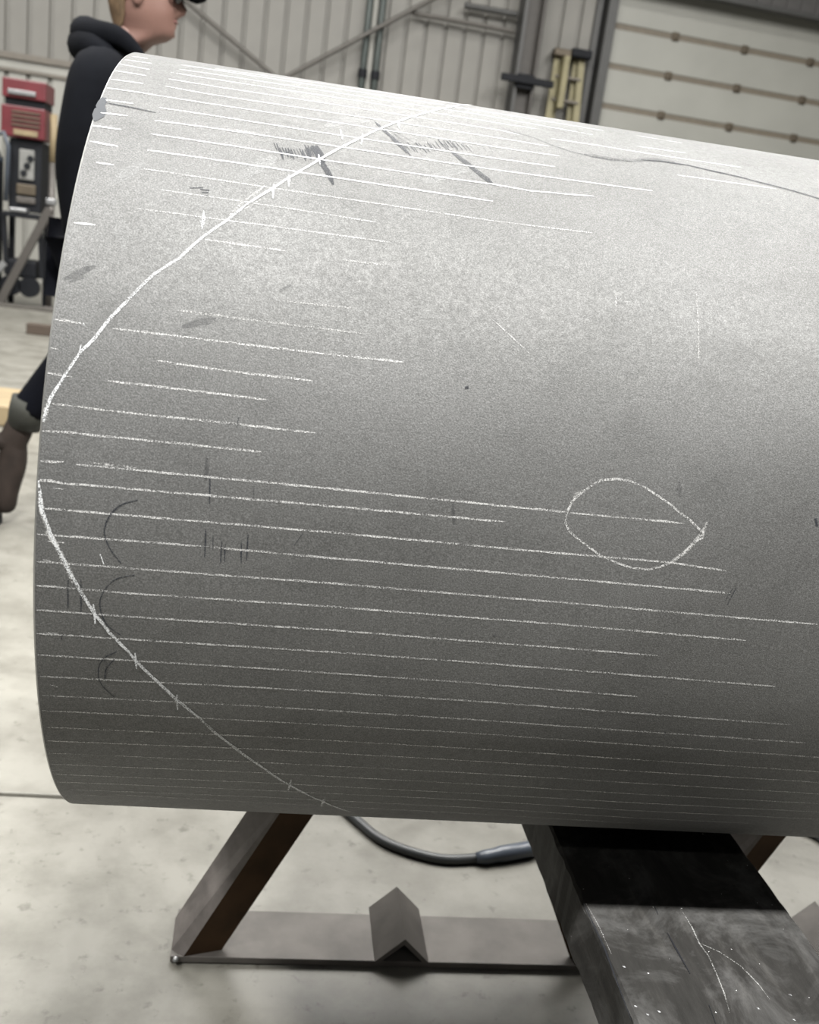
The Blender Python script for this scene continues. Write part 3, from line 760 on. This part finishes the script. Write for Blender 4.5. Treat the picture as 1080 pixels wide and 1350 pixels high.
# hands with five fingers
def hand(wr, el, sg, curl):
    d = (wr - el).normalized(); side = Vector((0, 1, 0)); side = (side - d * side.dot(d)).normalized(); fw = d.cross(side) * -1
    if fw.x < 0: fw = -fw
    c = wr + d * 0.05
    jn = [(wr - d * 0.01, 0.026), (wr + d * 0.035, (0.020, 0.034)), (wr + d * 0.075, (0.017, 0.036))]; ed = [(0, 1), (1, 2)]
    for i, ln in enumerate((0.070, 0.080, 0.074, 0.058)):
        o = fw * (0.030 - 0.020 * i); b = len(jn)
        p0 = wr + d * 0.080 + o; inn = side * sg * -1
        p1 = p0 + (d * 0.9 + inn * 0.25 * curl) * ln * 0.45; p2 = p1 + (d * 0.7 + inn * 0.6 * curl) * ln * 0.32; p3 = p2 + (d * 0.4 + inn * 0.8 * curl) * ln * 0.25
        jn += [(p0, 0.0095), (p1, 0.009), (p2, 0.0085), (p3, 0.0075)]; ed += [(2, b), (b, b + 1), (b + 1, b + 2), (b + 2, b + 3)]
    b = len(jn); t0 = wr + d * 0.035 + fw * 0.03
    jn += [(t0, 0.012), (t0 + (d + fw * 0.8) * 0.026, 0.011), (t0 + (d * 1.9 + fw * 0.95) * 0.026, 0.009)]; ed += [(1, b), (b, b + 1), (b + 1, b + 2)]
    link('hand', skin_mesh('hand', jn, ed), M['skin'], per)
hand(wrN, elN, -1, 1.0); hand(wrF, elF, 1, 1.0)

# hoodie: torso and sleeves
hj = [(hip + Vector((0.0, 0, -0.02)), 0.135), (J(140, 260, YC), 0.130), (chest, 0.135), (J(153, 98, YC), 0.105), (J(158, 76, YC), 0.075),
      (shN, 0.085), (elN, 0.072), (wrN + (elN - wrN) * 0.05, 0.052), (shF, 0.085), (elF, 0.068), (wrF + (elF - wrF) * 0.05, 0.050), (wrN + (wrN - elN) * 0.06, 0.046)]
he = [(0, 1), (1, 2), (2, 3), (3, 4), (3, 5), (5, 6), (6, 7), (7, 11), (3, 8), (8, 9), (9, 10)]
link('hoodie', skin_mesh('hoodie', hj, he, 2), M['hoodie'], per)
# folded hood behind the neck
bm = bmesh.new()
hp = [J(150, 92, YN - 0.02), J(118, 62, YN + 0.03), J(112, 50, YC), J(118, 55, YF - 0.05), J(160, 84, YF)]
tube(bm, spline([J(186, 78, YN + 0.03), J(158, 52, YN + 0.02), J(125, 46, YN + 0.06), J(113, 43, YC), J(125, 46, YF - 0.06), J(158, 58, YF - 0.02), J(186, 80, YF - 0.03)], 8),
     [0.018 + 0.027 * math.sin(math.pi * k / 48) for k in range(49)], 14)
tube(bm, spline([J(150, 78, YN), J(124, 64, YN + 0.03), J(112, 60, YC), J(124, 64, YF - 0.04), J(150, 80, YF)], 8), [0.02 + 0.030 * math.sin(math.pi * k / 32) for k in range(33)], 14)
link('hood', bm_mesh('hood', bm, True), M['hoodie'], per)
# jeans
jj = [(hip + Vector((0.0, 0, -0.03)), 0.115), (hpN, 0.092), (knN, 0.075), (anN + (knN - anN) * 0.10, 0.062), (anN, 0.060),
      (hpF, 0.100), (knF, 0.075), (anF + (knF - anF) * 0.12, 0.062), (anF + Vector((0, 0, 0.02)), 0.060)]
je = [(0, 1), (1, 2), (2, 3), (3, 4), (0, 5), (5, 6), (6, 7), (7, 8)]
link('jeans', skin_mesh('jeans', jj, je, 0), M['jeans'], per)
# boots
def boot(an, ball, toe, heel):
    bj = [(an + (an - ball) * 0.10, 0.050), (an + (ball - an) * 0.12, 0.052), (an + (ball - an) * 0.55, 0.048), (ball, 0.046), (toe, 0.032), (heel, 0.046)]
    b = link('boot', skin_mesh('boot', bj, [(0, 1), (1, 2), (2, 3), (3, 4), (1, 5)], 1), M['boot'], per)
    d = (toe - heel).normalized(); upv = (an - (heel + toe) / 2); upv = (upv - d * upv.dot(d)).normalized(); sd = d.cross(upv)
    bm = bmesh.new(); n = 20; Vt = []
    c = (heel + toe) / 2 - upv * 0.036; hl = (toe - heel).length / 2 + 0.035
    for t in (0.012, -0.012):
        Vt.append([bm.verts.new(c + d * hl * math.cos(6.283 * k / n) + sd * 0.046 * math.sin(6.283 * k / n) + upv * t) for k in range(n)])
    bm.faces.new(Vt[0]); bm.faces.new(Vt[1][::-1])
    for k in range(n): bm.faces.new((Vt[0][k], Vt[1][k], Vt[1][(k + 1) % n], Vt[0][(k + 1) % n]))
    link('sole', bm_mesh('sole', bm), M['black'], b)
    bm = bmesh.new(); tube(bm, [an + (an - ball) * 0.16, an + (an - ball) * 0.02, an + (ball - an) * 0.16], [0.058, 0.057, 0.050], 18)
    link('boot_shaft', bm_mesh('boot_shaft', bm, True), M['tongue'], b)
heelN = Vector(atY(-6, 590, 3.06)) - pc
boot(anN, ballN, toeN + Vector((0, 0, 0.022)), heelN)
boot(anF, anF + Vector((0.12, 0, -0.045)), Vector((anF.x + 0.20, anF.y, 0.055)), Vector((anF.x - 0.03, anF.y, 0.052)))

# ------------------------------------------------------------------ welding corner at the left
YE = 10.2
eq = empty('equipment_rack', (-2.62, YE, 0), 'black equipment rack below the red cabinet at the left edge', 'rack')
def eb(name, x0, x1, z0, z1, y0, y1, mat, parent=eq, bev=0.01):
    bm = bmesh.new(); box(bm, x0 + 2.62, x1 + 2.62, y0, y1, z0, z1, bev); return link(name, bm_mesh(name, bm), M[mat], parent)
rc = empty('red_cabinet', (-2.62, YE, 0), 'red metal cabinet with a dark slot on top of the black rack', 'cabinet')
eb('cabinet_shell', -2.86, -2.46, 1.95, 2.12, -0.10, 0.25, 'red', rc)
eb('cabinet_shell', -2.86, -2.46, 1.60, 1.88, -0.12, 0.25, 'red', rc)
eb('dark_slot', -2.84, -2.48, 1.87, 1.96, -0.06, 0.24, 'black', rc, 0)
eb('shelf_lip', -2.80, -2.55, 1.98, 2.02, -0.13, -0.09, 'alu', rc, 0.004)
for k in range(4): eb('louvre', -2.76, -2.50, 1.70 + 0.04 * k, 1.715 + 0.04 * k, -0.135, -0.115, 'hinge', rc, 0.002)
eb('yellow_strip', -2.74, -2.52, 1.62, 1.67, -0.135, -0.11, 'tan', rc, 0.003)
eb('rack_body', -2.80, -2.50, 0.92, 1.59, -0.05, 0.30, 'black')
eb('control_panel', -2.70, -2.56, 1.22, 1.50, -0.08, -0.045, 'label')
eb('control_panel', -2.72, -2.54, 1.00, 1.06, -0.08, -0.045, 'standgrey')
eb('drawer', -2.72, -2.54, 1.08, 1.18, -0.08, -0.045, 'hinge')
bm = bmesh.new(); 
for k in range(3): tube(bm, [(-2.62 + 2.62 + 0.03 * (k - 1), -0.10, 1.28 + 0.07 * k), (-2.62 + 2.62 + 0.03 * (k - 1), -0.05, 1.28 + 0.07 * k)], 0.03, 12)
link('dial', bm_mesh('dial', bm), M['black'], eq)
eb('rack_shelf', -2.82, -2.47, 0.86, 0.91, -0.14, 0.3, 'black')
eb('tray', -2.76, -2.60, 0.912, 0.95, -0.16, -0.02, 'alu')
for x0, x1 in ((-2.84, -2.84), (-2.50, -2.50)):
    bm = bmesh.new(); bar(bm, (x0 + 2.62, 0.25, 0.0), (x1 + 2.62, 0.25, 0.9), 0.05, 0.05); link('rack_leg', bm_mesh('rack_leg', bm), M['black'], eq)
    bm = bmesh.new(); bar(bm, (x0 + 2.66, -0.05, 0.30), (x1 + 2.62, -0.05, 0.9), 0.04, 0.05); link('rack_leg', bm_mesh('rack_leg', bm), M['black'], eq)
bm = bmesh.new(); box(bm, -0.20, 0.10, -0.05, 0.28, 0.28, 0.46, 0.03); link('lower_case', bm_mesh('lower_case', bm), M['black'], eq)
for x in (-0.14, 0.04):
    bm = bmesh.new(); tube(bm, [(x, -0.08, 0.20), (x, -0.02, 0.20)], 0.10, 20); link('wheel', bm_mesh('wheel', bm), M['black'], eq)
    bm = bmesh.new(); bar(bm, (x, 0.02, 0.2), (x, 0.02, 0.30), 0.02, 0.02); link('axle_strut', bm_mesh('axle_strut', bm), M['black'], eq)
pl = empty('pole', (-2.405, YE, 0), 'pale grey upright pole between the red cabinet and the person', 'pole')
bm = bmesh.new(); tube(bm, [(0, 0, 0.0), (0, 0, 1.42)], 0.030, 12); link('lower_tube', bm_mesh('lower_tube', bm, True), M['standgrey'], pl)
bm = bmesh.new(); tube(bm, [(0, 0, 1.42), (0, 0, 1.86)], 0.034, 12); link('upper_tube', bm_mesh('upper_tube', bm, True), M['tan'], pl)
bm = bmesh.new(); box(bm, -0.045, 0.045, -0.05, 0.05, 1.02, 1.08, 0.01); link('clamp', bm_mesh('clamp', bm), M['alu'], pl)
bm = bmesh.new(); box(bm, -0.05, 0.12, -0.08, 0.08, 0.0, 0.03, 0.01); link('base_plate', bm_mesh('base_plate', bm), M['standgrey'], pl)
bt = empty('gas_bottle', (-2.98, YE - 0.03, 0), 'blue-grey gas bottle with pale cap at the left edge of the photo', 'bottle')
bm = bmesh.new(); tube(bm, [(0, 0, 0.0), (0, 0, 1.35), (0, 0, 1.45), (0, 0, 1.52)], [0.12, 0.12, 0.09, 0.035], 24); link('bottle_body', bm_mesh('bottle_body', bm, True), M['black'], bt)
bm = bmesh.new(); tube(bm, [(0, 0, 1.52), (0, 0, 1.62)], 0.045, 14); link('valve', bm_mesh('valve', bm, True), M['alu'], bt)
bm = bmesh.new(); tube(bm, [(0.04, -0.10, 1.58), (0.16, -0.12, 1.62), (0.20, -0.12, 1.5), (0.18, -0.1, 1.0)], 0.022, 10); link('hose_loop', bm_mesh('hose_loop', bm, True), M['blue'], bt)
bm = bmesh.new(); tube(bm, [(0, 0, 1.36), (0, 0, 1.40)], 0.124, 24); link('collar_band', bm_mesh('collar_band', bm), M['blue'], bt)
# slanted steel leg leaning in front of the rack
lb = empty('slanted_prop', (-2.80, YE - 0.25, 0), 'dark slanting steel bar standing on the floor below the rack', 'bar')
bm = bmesh.new(); bar(bm, (-0.02, 0, 0.01), (0.44, 0.0, 0.98), 0.075, 0.05); link('bar', bm_mesh('bar', bm), M['column'], lb)
bm = bmesh.new(); bar(bm, (-0.30, 0.0, 0.01), (0.03, 0.0, 0.42), 0.06, 0.05); link('strut', bm_mesh('strut', bm), M['alu'], lb)
bm = bmesh.new(); box(bm, -0.06, 0.75, -0.04, 0.04, 0.0, 0.035, 0.004); link('foot_bar', bm_mesh('foot_bar', bm), M['brace'], lb)
# brown timber on the floor
p = atY(35, 440, 8.02)
bm = bmesh.new(); box(bm, 0, 0.7, -0.05, 0.05, 0.0, 0.085, 0.006)
tag(link('timber_block', bm_mesh('timber_block', bm), M['wood'], None, (p.x, 8.05, 0)), 'short brown timber lying on the floor left of the pipe', 'timber')
# tan board on the floor behind the boot
bm = bmesh.new(); box(bm, -0.45, 0.25, -0.25, 0.22, 0.0, 0.10, 0.01)
tag(link('cardboard_box', bm_mesh('cardboard_box', bm), M['tan'], None, (-1.30, 4.75, 0)), 'low tan box on the floor behind the brown boot', 'box')
